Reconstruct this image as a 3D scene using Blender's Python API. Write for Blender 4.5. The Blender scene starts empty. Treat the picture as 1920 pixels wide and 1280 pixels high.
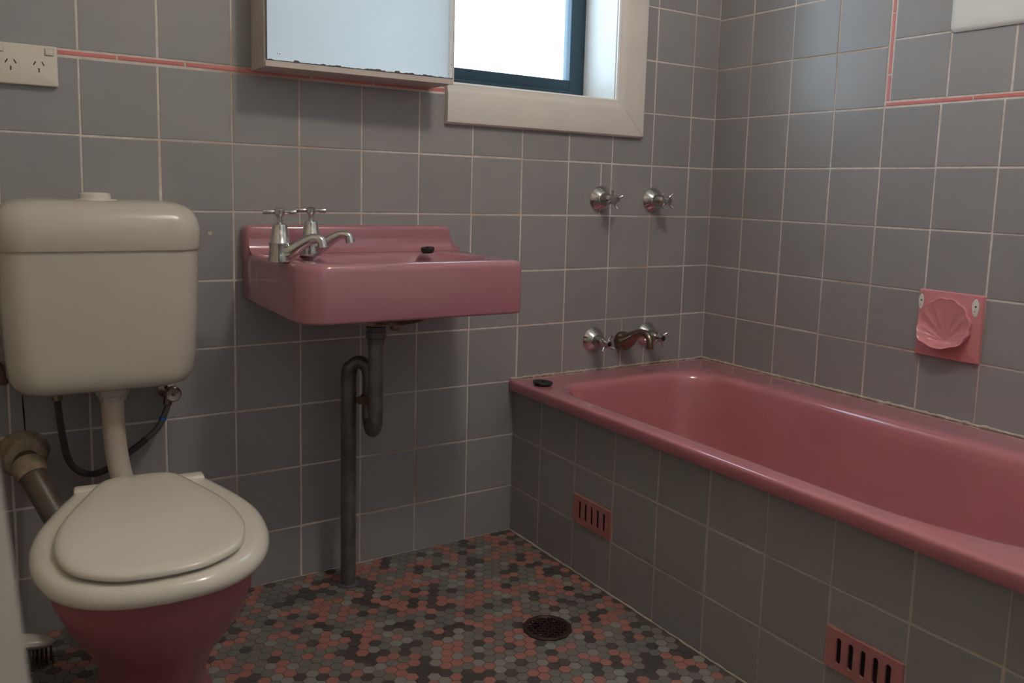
import bpy, bmesh, math, random
from math import pi, sin, cos, radians
from mathutils import Matrix, Vector
random.seed(7)
S = bpy.context.scene
COL = S.collection

# ------------------------------------------------------------------ camera, world, lights, exposure
cd = bpy.data.cameras.new('camera')
cam = bpy.data.objects.new('camera', cd); COL.objects.link(cam)
cd.sensor_width = 36.0; cd.lens = 1599.506 / 1920 * 36.0
cd.shift_x = -29.73 / 1920; cd.shift_y = -81.57 / 1920
cd.clip_start = 0.02
cam.matrix_world = Matrix(((0.83713854, 0.04401111, -0.54521747, -1.9962),
                           (-0.5462046, 0.12068636, -0.82891214, -1.9866),
                           (0.02931897, 0.99171459, 0.12507028, 0.9690),
                           (0, 0, 0, 1)))
cd.dof.use_dof = True; cd.dof.focus_distance = 2.0; cd.dof.aperture_fstop = 5.6
S.camera = cam

W = bpy.data.worlds.new('world'); S.world = W; W.use_nodes = True
bg = W.node_tree.nodes['Background']
bg.inputs['Color'].default_value = (0.62, 0.81, 1.0, 1); bg.inputs['Strength'].default_value = 6.4

S.view_settings.view_transform = 'Standard'; S.view_settings.look = 'None'
S.view_settings.gamma = 1.0; S.view_settings.exposure = 0.0
S.view_settings.use_curve_mapping = False

LAMP_POS = (-1.03, -1.32, 2.26); LAMP_STRENGTH = 86.0; LAMP_COL = (1.0, 0.895, 0.785)

# ------------------------------------------------------------------ materials
def mat(name, col, rough=0.4, metal=0.0, spec=0.5, vary=0.0, noise=0.0, nscale=20, bump=0.0, bscale=200,
        coat=0.0, emit=None, estr=0.0, dirt=None):
    m = bpy.data.materials.new(name); m.use_nodes = True
    nt = m.node_tree; p = nt.nodes['Principled BSDF']
    p.inputs['Base Color'].default_value = (*col, 1); p.inputs['Roughness'].default_value = rough
    p.inputs['Metallic'].default_value = metal; p.inputs['Specular IOR Level'].default_value = spec
    p.inputs['Coat Weight'].default_value = coat; p.inputs['Coat Roughness'].default_value = 0.04
    if emit:
        p.inputs['Emission Color'].default_value = (*emit, 1); p.inputs['Emission Strength'].default_value = estr
    tc = nt.nodes.new('ShaderNodeTexCoord')
    geo = nt.nodes.new('ShaderNodeNewGeometry')
    src = None
    if vary or noise:
        hsv = nt.nodes.new('ShaderNodeHueSaturation'); hsv.inputs['Color'].default_value = (*col, 1)
        val = None
        if vary:
            oi = nt.nodes.new('ShaderNodeObjectInfo')
            mr = nt.nodes.new('ShaderNodeMapRange'); nt.links.new(oi.outputs['Random'], mr.inputs[0])
            mr.inputs[3].default_value = 1 - vary; mr.inputs[4].default_value = 1 + vary
            val = mr.outputs[0]
        if noise:
            n = nt.nodes.new('ShaderNodeTexNoise'); n.inputs['Scale'].default_value = nscale; n.inputs['Detail'].default_value = 6
            nt.links.new(geo.outputs['Position'], n.inputs['Vector'])
            m2 = nt.nodes.new('ShaderNodeMapRange'); nt.links.new(n.outputs['Fac'], m2.inputs[0])
            m2.inputs[1].default_value = .3; m2.inputs[2].default_value = .7
            m2.inputs[3].default_value = 1 - noise; m2.inputs[4].default_value = 1 + noise
            if val:
                mu = nt.nodes.new('ShaderNodeMath'); mu.operation = 'MULTIPLY'
                nt.links.new(val, mu.inputs[0]); nt.links.new(m2.outputs[0], mu.inputs[1]); val = mu.outputs[0]
            else: val = m2.outputs[0]
        nt.links.new(val, hsv.inputs['Value']); src = hsv.outputs['Color']
    if dirt:
        dcol, dscale, lo, hi = dirt
        n = nt.nodes.new('ShaderNodeTexNoise'); n.inputs['Scale'].default_value = dscale; n.inputs['Detail'].default_value = 8
        nt.links.new(geo.outputs['Position'], n.inputs['Vector'])
        mr = nt.nodes.new('ShaderNodeMapRange'); nt.links.new(n.outputs['Fac'], mr.inputs[0])
        mr.inputs[1].default_value = lo; mr.inputs[2].default_value = hi
        mx = nt.nodes.new('ShaderNodeMixRGB'); nt.links.new(mr.outputs[0], mx.inputs['Fac'])
        if src: nt.links.new(src, mx.inputs['Color1'])
        else: mx.inputs['Color1'].default_value = (*col, 1)
        mx.inputs['Color2'].default_value = (*dcol, 1); src = mx.outputs['Color']
    if src: nt.links.new(src, p.inputs['Base Color'])
    if bump:
        n = nt.nodes.new('ShaderNodeTexNoise'); n.inputs['Scale'].default_value = bscale; n.inputs['Detail'].default_value = 3
        nt.links.new(geo.outputs['Position'], n.inputs['Vector'])
        b = nt.nodes.new('ShaderNodeBump'); b.inputs['Strength'].default_value = bump; b.inputs['Distance'].default_value = 0.002
        nt.links.new(n.outputs['Fac'], b.inputs['Height']); nt.links.new(b.outputs['Normal'], p.inputs['Normal'])
    return m

M = dict(
    tile=mat('grey_glazed_tile', (0.308, 0.306, 0.308), 0.28, vary=0.05, noise=0.03, nscale=9, bump=0.12, bscale=22, spec=0.45),
    border=mat('pink_border_tile', (0.62, 0.20, 0.19), 0.3, vary=0.07),
    grout=mat('white_grout', (0.70, 0.64, 0.60), 0.9, noise=0.12, nscale=60, bump=0.5, bscale=400, dirt=((0.36, 0.25, 0.17), 2.5, .50, .72)),
    grout_floor=mat('dark_floor_grout', (0.085, 0.075, 0.068), 0.9, noise=0.2, nscale=40, dirt=((0.16, 0.13, 0.09), 3, .5, .7)),
    grout_low=mat('dirty_grout', (0.50, 0.44, 0.38), 0.9, noise=0.25, nscale=30, dirt=((0.50, 0.46, 0.42), 6, .45, .6)),
    hexpink=mat('pink_mosaic', (0.34, 0.145, 0.125), 0.55, vary=.12, noise=.06, nscale=45),
    hexmid=mat('grey_mosaic', (0.165, 0.155, 0.14), 0.55, vary=.14, noise=.06, nscale=45),
    hexlight=mat('light_grey_mosaic', (0.24, 0.235, 0.21), 0.55, vary=.12),
    hexdark=mat('dark_mosaic', (0.070, 0.058, 0.055), 0.5, vary=.2),
    pink=mat('pink_enamel', (0.42, 0.18, 0.22), 0.12, noise=0.03, nscale=5, spec=0.5, coat=0.8),
    pinkbath=mat('pink_bath_enamel', (0.52, 0.19, 0.225), 0.15, noise=0.05, nscale=6, spec=0.5, coat=0.7),
    pinkpan=mat('pink_pan_glaze', (0.40, 0.13, 0.16), 0.25, noise=0.06, nscale=8),
    pinkdish=mat('pink_soap_dish_glaze', (0.66, 0.26, 0.29), 0.22, spec=0.5, coat=0.3),
    pinkvent=mat('pink_vent_glaze', (0.46, 0.19, 0.19), 0.5, noise=.08, nscale=60),
    white=mat('white_plastic', (0.56, 0.52, 0.465), 0.25, noise=0.015, nscale=4, coat=0.15),
    seat=mat('white_seat_plastic', (0.72, 0.68, 0.60), 0.16, coat=0.3),
    pipewhite=mat('aged_white_pipe', (0.62, 0.57, 0.50), 0.4, dirt=((0.55, 0.36, 0.18), 9, .5, .75)),
    paint=mat('white_gloss_paint', (0.74, 0.71, 0.67), 0.35, noise=0.03, nscale=12, bump=0.1, bscale=60),
    paintbrush=mat('off_white_door_paint', (0.42, 0.40, 0.36), 0.5),
    plaster=mat('white_wall_paint', (0.72, 0.73, 0.70), 0.7, noise=0.03, nscale=5, bump=0.2, bscale=80),
    cabpaint=mat('greige_cabinet_paint', (0.56, 0.50, 0.47), 0.5, noise=0.06, nscale=30),
    mirror=mat('mirror_glass', (0.93, 0.96, 0.96), 0.03, metal=1.0),
    desilver=mat('desilvered_mirror_edge', (0.09, 0.08, 0.08), 0.6, noise=.3, nscale=200),
    alu=mat('glare_tinted_aluminium', (0.025, 0.055, 0.08), 0.35, metal=0.2),  # dark frame metal, with the window's blue glare mixed into its colour
    chrome=mat('worn_chrome', (0.62, 0.62, 0.62), 0.13, metal=1.0, noise=0.1, nscale=120),
    dullchrome=mat('dull_chrome', (0.42, 0.40, 0.37), 0.22, metal=1.0, noise=0.2, nscale=90),
    brass=mat('worn_brass', (0.27, 0.215, 0.165), 0.25, metal=1.0, noise=0.3, nscale=60),
    trap=mat('old_grey_pipe', (0.17, 0.175, 0.18), 0.36, metal=0.6, noise=0.3, nscale=25, dirt=((0.14, 0.085, 0.06), 12, .60, .78)),
    rust=mat('rusty_iron', (0.12, 0.068, 0.05), 0.75, noise=0.4, nscale=70),
    rustwhite=mat('rust_stained_basin_underside', (0.42, 0.33, 0.27), 0.7, dirt=((0.12, 0.035, 0.02), 14, .42, .56)),
    hose=mat('braided_steel_hose', (0.16, 0.16, 0.16), 0.4, metal=0.7, bump=.9, bscale=600),
    blue=mat('blue_plastic', (0.02, 0.13, 0.4), 0.4),
    hosedark=mat('dark_rubber_hose', (0.045, 0.045, 0.045), 0.5),
    waste=mat('old_pvc_waste_pipe', (0.10, 0.094, 0.078), 0.4, noise=0.2, nscale=30, dirt=((0.10, 0.055, 0.03), 9, .5, .7)),
    collar=mat('stained_cement_collar', (0.34, 0.27, 0.19), 0.85, noise=0.3, nscale=40, bump=1.0, bscale=90, dirt=((0.17, 0.09, 0.045), 14, .45, .65)),
    black=mat('black_rubber', (0.012, 0.014, 0.014), 0.4),
    dark=mat('dark_void', (0.006, 0.006, 0.006), 0.9),
    drain=mat('dark_brass_grate', (0.055, 0.03, 0.026), 0.45, metal=0.4, noise=0.3, nscale=80),
    caulk=mat('old_white_sealant', (0.50, 0.44, 0.37), 0.8, noise=0.25, nscale=70, bump=0.8, bscale=150),
    bristle=mat('dark_bristles', (0.08, 0.06, 0.06), 0.8),
    globe=mat('lit_globe', (1, 1, 1), 0.5, emit=LAMP_COL, estr=LAMP_STRENGTH),
    ceil=mat('white_ceiling_paint', (0.75, 0.74, 0.71), 0.8),
    cream=mat('cream_wall_paint', (0.66, 0.60, 0.50), 0.6, noise=0.02, nscale=5),
    hall=mat('hall_paint', (0.55, 0.5, 0.43), 0.8),
)
def pane_mat(name, tint, trans, diff):
    m = bpy.data.materials.new(name); m.use_nodes = True; nt = m.node_tree
    nt.nodes.clear(); o = nt.nodes.new('ShaderNodeOutputMaterial')
    t = nt.nodes.new('ShaderNodeBsdfTransparent'); t.inputs['Color'].default_value = (*tint, 1)
    d = nt.nodes.new('ShaderNodeBsdfTranslucent'); d.inputs['Color'].default_value = (*tint, 1)
    g = nt.nodes.new('ShaderNodeBsdfGlossy'); g.inputs['Roughness'].default_value = 0.05
    a = nt.nodes.new('ShaderNodeMixShader'); a.inputs['Fac'].default_value = diff
    b = nt.nodes.new('ShaderNodeMixShader'); b.inputs['Fac'].default_value = 0.05
    nt.links.new(t.outputs[0], a.inputs[1]); nt.links.new(d.outputs[0], a.inputs[2])
    nt.links.new(a.outputs[0], b.inputs[1]); nt.links.new(g.outputs[0], b.inputs[2])
    nt.links.new(b.outputs[0], o.inputs['Surface']); return m
M['glass'] = pane_mat('window_glass', (0.97, 1.0, 1.0), 0.9, 0.05)
M['frosted'] = pane_mat('frosted_glass', (0.41, 0.385, 0.365), 0.1, 0.9)

# ------------------------------------------------------------------ helpers
def link(name, me, m=None, parent=None):
    o = bpy.data.objects.new(name, me); COL.objects.link(o)
    if m is not None and me is not None:
        for x in (m if isinstance(m, (list, tuple)) else [m]):
            if x.name not in [q.name for q in me.materials if q]: me.materials.append(x)
    if parent: o.parent = parent
    return o
def fin(bm, name, m, parent=None, smooth=True, origin=None, angle=40):
    """bmesh in WORLD coordinates -> one object; origin moves its pivot (the parent's inverse is applied)"""
    bmesh.ops.recalc_face_normals(bm, faces=bm.faces)
    me = bpy.data.meshes.new(name)
    off = Vector((0, 0, 0))
    if parent: off = parent_world(parent)
    org = Vector(origin) if origin is not None else off
    for v in bm.verts: v.co -= org
    for f in bm.faces: f.smooth = smooth
    bm.to_mesh(me); bm.free()
    if smooth: me.set_sharp_from_angle(angle=radians(angle))
    o = link(name, me, m, parent)
    o.location = org - off
    return o
def parent_world(p):
    v = Vector(p.location)
    while p.parent: p = p.parent; v += Vector(p.location)
    return v
def thing(name, label, cat, loc=(0, 0, 0), group=None):
    o = bpy.data.objects.new(name, None); COL.objects.link(o); o.location = loc
    o.empty_display_size = 0.05
    o['label'] = label; o['category'] = cat
    if group: o['group'] = group
    return o
def structure(name, loc=(0, 0, 0)):
    o = bpy.data.objects.new(name, None); COL.objects.link(o); o.location = loc
    o['kind'] = 'structure'; return o
def box(bm, x0, x1, y0, y1, z0, z1, bev=0, seg=2, mi=0):
    r = bmesh.ops.create_cube(bm, size=1.0)
    for v in r['verts']:
        v.co = Vector((x0 + (v.co.x + .5) * (x1 - x0), y0 + (v.co.y + .5) * (y1 - y0), z0 + (v.co.z + .5) * (z1 - z0)))
    fs = {f for v in r['verts'] for f in v.link_faces}
    for f in fs: f.material_index = mi
    if bev:
        es = {e for v in r['verts'] for e in v.link_edges}
        bmesh.ops.bevel(bm, geom=list(es), offset=bev, segments=seg, affect='EDGES', profile=0.5)
def loft(bm, loops, cap0=True, cap1=True, closed=True):
    vs = [[bm.verts.new(p) for p in L] for L in loops]
    n = len(loops[0])
    for a, b in zip(vs, vs[1:]):
        for i in range(n if closed else n - 1):
            bm.faces.new((a[i], a[(i + 1) % n], b[(i + 1) % n], b[i]))
    if cap0: bm.faces.new(list(reversed(vs[0])))
    if cap1: bm.faces.new(vs[-1])
    return vs
def rr(x0, x1, y0, y1, rad, z, n=10):
    """rounded rectangle; rad = radius or four (rx, ry) for corners (x1,y1),(x0,y1),(x0,y0),(x1,y0)"""
    if not isinstance(rad, (list, tuple)): rad = [(rad, rad)] * 4
    out = []
    cs = [(x1, y1, -1, -1, 0), (x0, y1, 1, -1, 1), (x0, y0, 1, 1, 2), (x1, y0, -1, 1, 3)]
    for (cx, cy, sx, sy, k) in cs:
        rx, ry = rad[k]
        for i in range(n + 1):
            a = k * pi / 2 + i / n * pi / 2
            out.append(Vector((cx + sx * rx + rx * cos(a), cy + sy * ry + ry * sin(a), z)))
    return out
def catmull(pts, sub=6, closed=False):
    P = [Vector(p) for p in pts]; n = len(P); out = []
    rng = range(n) if closed else range(n - 1)
    for i in rng:
        if closed: a, b, c, d = P[(i - 1) % n], P[i], P[(i + 1) % n], P[(i + 2) % n]
        else: a, b, c, d = P[max(i - 1, 0)], P[i], P[i + 1], P[min(i + 2, n - 1)]
        for k in range(sub):
            t = k / sub
            out.append(0.5 * ((2 * b) + (c - a) * t + (2 * a - 5 * b + 4 * c - d) * t * t + (3 * b - a - 3 * c + d) * t ** 3))
    if not closed: out.append(P[-1])
    return out
def tube(bm, path, r, n=14, caps=True):
    P = [Vector(p) for p in path]
    R = r if isinstance(r, (list, tuple)) else [r] * len(P)
    t0 = (P[1] - P[0]).normalized()
    up = Vector((0, 0, 1)) if abs(t0.z) < .9 else Vector((1, 0, 0))
    nrm = t0.cross(up).normalized(); loops = []
    for i, p in enumerate(P):
        t = (P[min(i + 1, len(P) - 1)] - P[max(i - 1, 0)]).normalized()
        nrm = (nrm - t * nrm.dot(t)).normalized(); bi = t.cross(nrm)
        loops.append([p + (nrm * cos(2 * pi * k / n) + bi * sin(2 * pi * k / n)) * R[i] for k in range(n)])
    loft(bm, loops, caps, caps)
def lathe(bm, c, axis, prof, n=24, cap0=True, cap1=True):
    """prof: list of (distance along axis, radius)"""
    c = Vector(c); a = Vector(axis).normalized()
    u = a.orthogonal().normalized(); v = a.cross(u)
    loft(bm, [[c + a * d + (u * cos(2 * pi * k / n) + v * sin(2 * pi * k / n)) * r for k in range(n)] for d, r in prof], cap0, cap1)
def prism(bm, poly, y0, y1):
    """poly in (x,z) extruded along y"""
    loft(bm, [[Vector((x, y0, z)) for x, z in poly], [Vector((x, y1, z)) for x, z in poly]])

# ------------------------------------------------------------------ tiles
GAP = 0.0046; TT = 0.0012
_cache = {}
def tile_mesh(w, h, m, t=TT, ch=0.0011):
    k = (round(w, 4), round(h, 4), m.name, t)
    if k in _cache: return _cache[k]
    bm = bmesh.new(); w2, h2 = w / 2, h / 2
    def ring(i, z): return [Vector((sx * (w2 - i), sy * (h2 - i), z)) for sx, sy in ((-1, -1), (1, -1), (1, 1), (-1, 1))]
    loft(bm, [ring(0, -0.003), ring(0, t - .0006), ring(ch * .5, t - .00015), ring(ch * 2, t)], cap0=False)
    bmesh.ops.recalc_face_normals(bm, faces=bm.faces)
    me = bpy.data.meshes.new('tile'); bm.to_mesh(me); bm.free(); me.materials.append(m)
    _cache[k] = me; return me
def put_tile(parent, O, U, V, N, a0, a1, b0, b1, m, name='tile', jit=1.0, t=TT):
    g = GAP / 2
    if a1 - a0 < 0.012 and name == 'tile' or b1 - b0 < 0.012 and name == 'tile': return None
    me = tile_mesh(a1 - a0 - 2 * g, b1 - b0 - 2 * g, m, t)
    o = bpy.data.objects.new(name, me); COL.objects.link(o); o.parent = parent
    c = O + U * ((a0 + a1) / 2) + V * ((b0 + b1) / 2) + N * random.uniform(-.0002, .0003) * jit
    c += U * random.gauss(0, .00035) * jit + V * random.gauss(0, .00035) * jit
    B = Matrix((U, V, N)).transposed()
    rot = Matrix.Rotation(random.gauss(0, .0018) * jit, 3, 'X') @ Matrix.Rotation(random.gauss(0, .0018) * jit, 3, 'Y') @ Matrix.Rotation(random.gauss(0, .0012) * jit, 3, 'Z')
    o.matrix_local = Matrix.Translation(c) @ (B @ rot).to_4x4()
    return o
def subtract(cell, hole):
    a0, a1, b0, b1 = cell; h0, h1, k0, k1 = hole
    if a1 <= h0 + 1e-5 or a0 >= h1 - 1e-5 or b1 <= k0 + 1e-5 or b0 >= k1 - 1e-5: return [cell]
    out = []
    if a0 < h0: out.append((a0, h0, b0, b1))
    if a1 > h1: out.append((h1, a1, b0, b1))
    m0, m1 = max(a0, h0), min(a1, h1)
    if b0 < k0: out.append((m0, m1, b0, k0))
    if b1 > k1: out.append((m0, m1, k1, b1))
    return out
def tile_field(parent, O, U, V, N, cols, rows, m, holes=(), splits=()):
    for a0, a1 in zip(cols, cols[1:]):
        for b0, b1 in zip(rows, rows[1:]):
            cells = [(a0, a1, b0, b1)]
            for h in holes: cells = [q for c in cells for q in subtract(c, h)]
            for (sa, sb) in splits:
                nc = []
                for c in cells:
                    if c[0] < sa < c[1] and c[2] < sb < c[3]: nc += [(c[0], sa, c[2], c[3]), (sa, c[1], c[2], c[3])]
                    else: nc.append(c)
                cells = nc
            for c in cells: put_tile(parent, O, U, V, N, *c, m)

X, Y, Z = Vector((1, 0, 0)), Vector((0, 1, 0)), Vector((0, 0, 1))
XL, YF, H = -2.25, -2.15, 2.40
T = 0.154
rows_low = [0, .1315, .2835, .438, .5925, .7465, .9015, 1.0535, 1.2083]
rows_up = [1.2225 + T * i for i in range(7)]
rows_plain = [1.2083 + T * i for i in range(7)]
ROWTOP = rows_up[-1]
bcols = [0, .1023, .2537, .4082, .5644, .7213, .8771, 1.0325, 1.1865, 1.3403, 1.4935, 1.646, 1.7958, 1.943, 2.097, 2.25]

# back wall with the window opening (opening x -0.955..-0.413, z 1.236..1.95)
WX0, WX1, WZ0, WZ1 = -0.955, -0.411, 1.236, 1.95
bm = bmesh.new()
box(bm, XL - .2, WX0, 0, .25, -.1, H); box(bm, WX1, .2, 0, .25, -.1, H)
box(bm, WX0, WX1, 0, .25, -.1, WZ0); box(bm, WX0, WX1, 0, .25, WZ1, H)
wall_back = fin(bm, 'wall_back', M['grout'], smooth=False); wall_back['kind'] = 'structure'
O = Vector((0, 0, 0)); UB, NB = Vector((-1, 0, 0)), Vector((0, -1, 0))
hole = (-WX1 - .002, -WX0 + .002, WZ0 - .002, WZ1)
# the lower rows; a pipe cut above each shower tap and one under the bath spout, as in the photograph
low = [r for r in rows_low if r <= 1.2084]
tile_field(wall_back, O, UB, Z, NB, bcols, low, M['tile'], [hole], splits=[(.447, .98), (.345, .5)])
# upper rows: left of the window above the pink border strip, right of it without
left_cols = [-WX0] + [c for c in bcols if c > -WX0 + .01]
right_cols = [c for c in bcols if c < .40] + [.4082, .411]
tile_field(wall_back, O, UB, Z, NB, left_cols, rows_up, M['tile'])
tile_field(wall_back, O, UB, Z, NB, [c for c in bcols if c < .41], rows_plain[:-1] + [ROWTOP], M['tile'])
tile_field(wall_back, O, UB, Z, NB, [.411, .5644, .7213, .8771, .955], [1.95, 2.0543, ROWTOP], M['tile'])
seams = [.955, 1.005, 1.158, 1.312, 1.4785, 1.590, 1.7235, 1.88, 2.03, 2.19, 2.25]
for a0, a1 in zip(seams, seams[1:]):
    put_tile(wall_back, O, UB, Z, NB, a0, a1, 1.2095, 1.2222, M['border'], 'border_tile')
# painted plaster above the tiles
bm = bmesh.new(); box(bm, XL, 0, -.0015, 0.01, ROWTOP, H); fin(bm, 'painted_plaster', M['plaster'], wall_back, smooth=False)
bm = bmesh.new(); lathe(bm, (-1.545, -.0009, .853), (0, -1, 0), [(0, .005), (.0012, .0045), (.0016, .002)], 12)
fin(bm, 'filled_screw_hole', M['grout'], wall_back)
bm = bmesh.new()
tube(bm, [(-1.9195, -.0015, .523), (-1.9185, -.0018, .49), (-1.917, -.0015, .44)], [.0009, .0018, .0009], 6)
fin(bm, 'dark_crack', M['dark'], wall_back)

# right wall
bm = bmesh.new(); box(bm, 0, .2, YF - .2, 0, -.1, H)
wall_right = fin(bm, 'wall_right', M['grout'], smooth=False); wall_right['kind'] = 'structure'
UR, NR = Vector((0, -1, 0)), Vector((-1, 0, 0))
rcols = [0, .1398, .2934, .4488, .6030, .7575, .9116, 1.066, 1.22, 1.374, 1.528, 1.682, 1.836, 1.99, 2.15]
tile_field(wall_right, O, UR, Z, NR, rcols, rows_low, M['tile'], [(.7575, .9116, .5925, .7465)])
tile_field(wall_right, O, UR, Z, NR, rcols[:5], [1.2083, 1.3605, 1.5115, 1.6655, 1.8195, 1.9735, ROWTOP], M['tile'])
NCH = (.771, 1.387, 1.3765, 2.0)
ucols = [.6168 + .154 * i for i in range(10)] + [2.15]
tile_field(wall_right, O, UR, Z, NR, ucols, rows_up, M['tile'], [NCH])
vs = [1.2085, 1.2225, 1.2900, 1.4436, 1.597, 1.751, 1.905, 2.058, ROWTOP]
for b0, b1 in zip(vs[1:], vs[2:]): put_tile(wall_right, O, UR, Z, NR, .6036, .6168, b0, b1, M['border'], 'border_tile')
hs = [.6036, .836, .990, 1.144, 1.298, 1.452, 1.606, 1.76, 1.914, 2.068, 2.15]
for a0, a1 in zip(hs, hs[1:]): put_tile(wall_right, O, UR, Z, NR, a0, a1, 1.2095, 1.2222, M['border'], 'border_tile')
bm = bmesh.new()
pl = []
for i, (d, ins) in enumerate(((0.002, 0.0), (-.004, -.001), (-.008, .003), (-.010, .012), (-.010, .03))):
    L = rr(NCH[0] - .003 + ins, NCH[1] - ins, NCH[2] - .004 + ins, NCH[3] - ins, .015, 0, 6)
    pl.append([Vector((d, -p.x, p.y + .0012 * sin(p.x * 60))) for p in L])
loft(bm, pl)
o = fin(bm, 'trim_1', M['plaster']); o['kind'] = 'structure'
bm = bmesh.new(); box(bm, -.0015, 0.01, YF, 0, ROWTOP, H); fin(bm, 'painted_plaster', M['plaster'], wall_right, smooth=False)

# left wall, front wall with frosted window and doorway, ceiling, hall
bm = bmesh.new(); box(bm, XL - .2, XL, YF - .2, 0, -.1, H)
wall_left = fin(bm, 'wall_left', M['cream'], smooth=False); wall_left['kind'] = 'structure'
FX0, FX1, FZ0, FZ1 = -1.12, -.03, 1.30, 2.15
DX0, DX1, DZ = -2.17, -1.45, 2.04
bm = bmesh.new()
for a in ((XL, DX0, 0, H), (DX0, DX1, DZ, H), (DX1, FX0, 0, H), (FX0, FX1, 0, FZ0), (FX0, FX1, FZ1, H), (FX1, 0, 0, H)):
    box(bm, a[0], a[1], YF - .12, YF, a[2], a[3])
wall_front = fin(bm, 'wall_front', M['plaster'], smooth=False); wall_front['kind'] = 'structure'
bm = bmesh.new(); box(bm, XL - .2, .2, YF - .12, .25, H, H + .1)
ceiling = fin(bm, 'ceiling', M['ceil'], smooth=False); ceiling['kind'] = 'structure'
bm = bmesh.new()
hx0, hx1, hy0, hy1 = -2.6, -1.15, -3.2, YF - .12
box(bm, hx0 - .1, hx0, hy0, hy1, 0, H); box(bm, hx1, hx1 + .1, hy0, hy1, 0, H)
for a in ((hx0, -2.2, 0, H), (-1.35, hx1, 0, H), (-2.2, -1.35, 0, 1.05), (-2.2, -1.35, 2.1, H)): box(bm, a[0], a[1], hy0 - .1, hy0, a[2], a[3])
box(bm, hx0 - .1, hx1 + .1, hy0 - .1, hy1, H, H + .1); box(bm, hx0 - .1, hx1 + .1, hy0 - .1, hy1, -.1, 0)
o = fin(bm, 'wall_hall', M['hall'], smooth=False); o['kind'] = 'structure'
win3 = structure('window_3', (-2.2, hy0, 1.05))
bm = bmesh.new(); box(bm, -2.2, -1.35, hy0 - .06, hy0 - .055, 1.05, 2.1); fin(bm, 'pane', M['frosted'], win3, smooth=False)
bm = bmesh.new()
for a in ((-2.2, -1.35, 1.05, 1.09), (-2.2, -1.35, 2.06, 2.1), (-2.2, -2.16, 1.05, 2.1), (-1.39, -1.35, 1.05, 2.1)): box(bm, a[0], a[1], hy0 - .08, hy0 - .03, a[2], a[3])
fin(bm, 'frame', M['paint'], win3, smooth=False)
win2 = structure('window_2', (FX0, YF, FZ0))
bm = bmesh.new()
for a in ((FX0, FX1, FZ0, FZ0 + .04), (FX0, FX1, FZ1 - .04, FZ1), (FX0, FX0 + .04, FZ0, FZ1), (FX1 - .04, FX1, FZ0, FZ1)):
    box(bm, a[0], a[1], YF - .09, YF - .04, a[2], a[3])
fin(bm, 'frame', M['paint'], win2, smooth=False)
bm = bmesh.new(); box(bm, FX0 + .04, FX1 - .04, YF - .068, YF - .064, FZ0 + .04, FZ1 - .04)
fin(bm, 'pane', M['frosted'], win2, smooth=False)

# ------------------------------------------------------------------ floor with hexagonal mosaic
bm = bmesh.new(); box(bm, XL, 0, YF - .12, 0, -.1, -.0012)
floor = fin(bm, 'floor', M['grout_floor'], smooth=False); floor['kind'] = 'structure'
HP = 0.0255; HR = HP / math.sqrt(3)
DR = Vector((-.953, -.519, 0)); DRR = .050
PAN = Vector((-1.755, -.38))
def hexa(bm, cx, cy, z, mi, r=HR - .0009):
    L = []
    for ins, dz in ((0, -.003), (0, -.0004), (.0007, 0)):
        L.append([Vector((cx + (r - ins) * cos(pi / 6 + k * pi / 3), cy + (r - ins) * sin(pi / 6 + k * pi / 3), z + dz)) for k in range(6)])
    vs = [[bm.verts.new(p) for p in l] for l in L]
    for a, b in zip(vs, vs[1:]):
        for i in range(6):
            f = bm.faces.new((a[i], a[(i + 1) % 6], b[(i + 1) % 6], b[i])); f.material_index = mi
    f = bm.faces.new(vs[-1]); f.material_index = mi
MI = ['hexpink', 'hexmid', 'hexlight', 'hexdark']
cells = []
ny = int(2.16 / (HP * .866)); nx = int(2.25 / HP) + 1
from bpy_extras.object_utils import world_to_camera_view
bpy.context.view_layer.update()
for j in range(ny):
    y = -.010 - j * HP * .8660254
    for i in range(nx):
        x = XL + .012 + (i + (j % 2) * .5) * HP
        if x > -.735 or x < XL + .01: continue
        if ((x - DR.x) ** 2 + (y - DR.y) ** 2) ** .5 < DRR - .012: continue
        rnd = random.random()
        mi = 0 if rnd < .31 else 3 if rnd < .49 else 2 if rnd < .62 else 1
        cells.append((x, y, random.uniform(-.0003, .0003), mi))
camp = cam.matrix_world.translation
def near(c):
    v = world_to_camera_view(S, cam, Vector((c[0], c[1], 0)))
    if not (.2 < v.x < .75 and 0.005 < v.y < 1): return 99
    return (Vector((c[0], c[1], 0)) - camp).length
order = sorted(cells, key=near)
single = set(id(c) for c in order[:298])
hexme = []
for k, mn in enumerate(MI):
    b = bmesh.new(); hexa(b, 0, 0, 0, 0)
    me = bpy.data.meshes.new('mosaic_tile'); b.to_mesh(me); b.free(); me.materials.append(M[mn]); hexme.append(me)
bm = bmesh.new()
for c in cells:
    if id(c) in single:
        o = bpy.data.objects.new('mosaic_tile', hexme[c[3]]); COL.objects.link(o); o.parent = floor; o.location = c[:3]
    else: hexa(bm, *c)
me = bpy.data.meshes.new('mosaic_field'); bm.to_mesh(me); bm.free()
for mn in MI: me.materials.append(M[mn])
o = bpy.data.objects.new('mosaic_field', me); COL.objects.link(o); o.parent = floor; o['kind'] = 'stuff'

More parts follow.
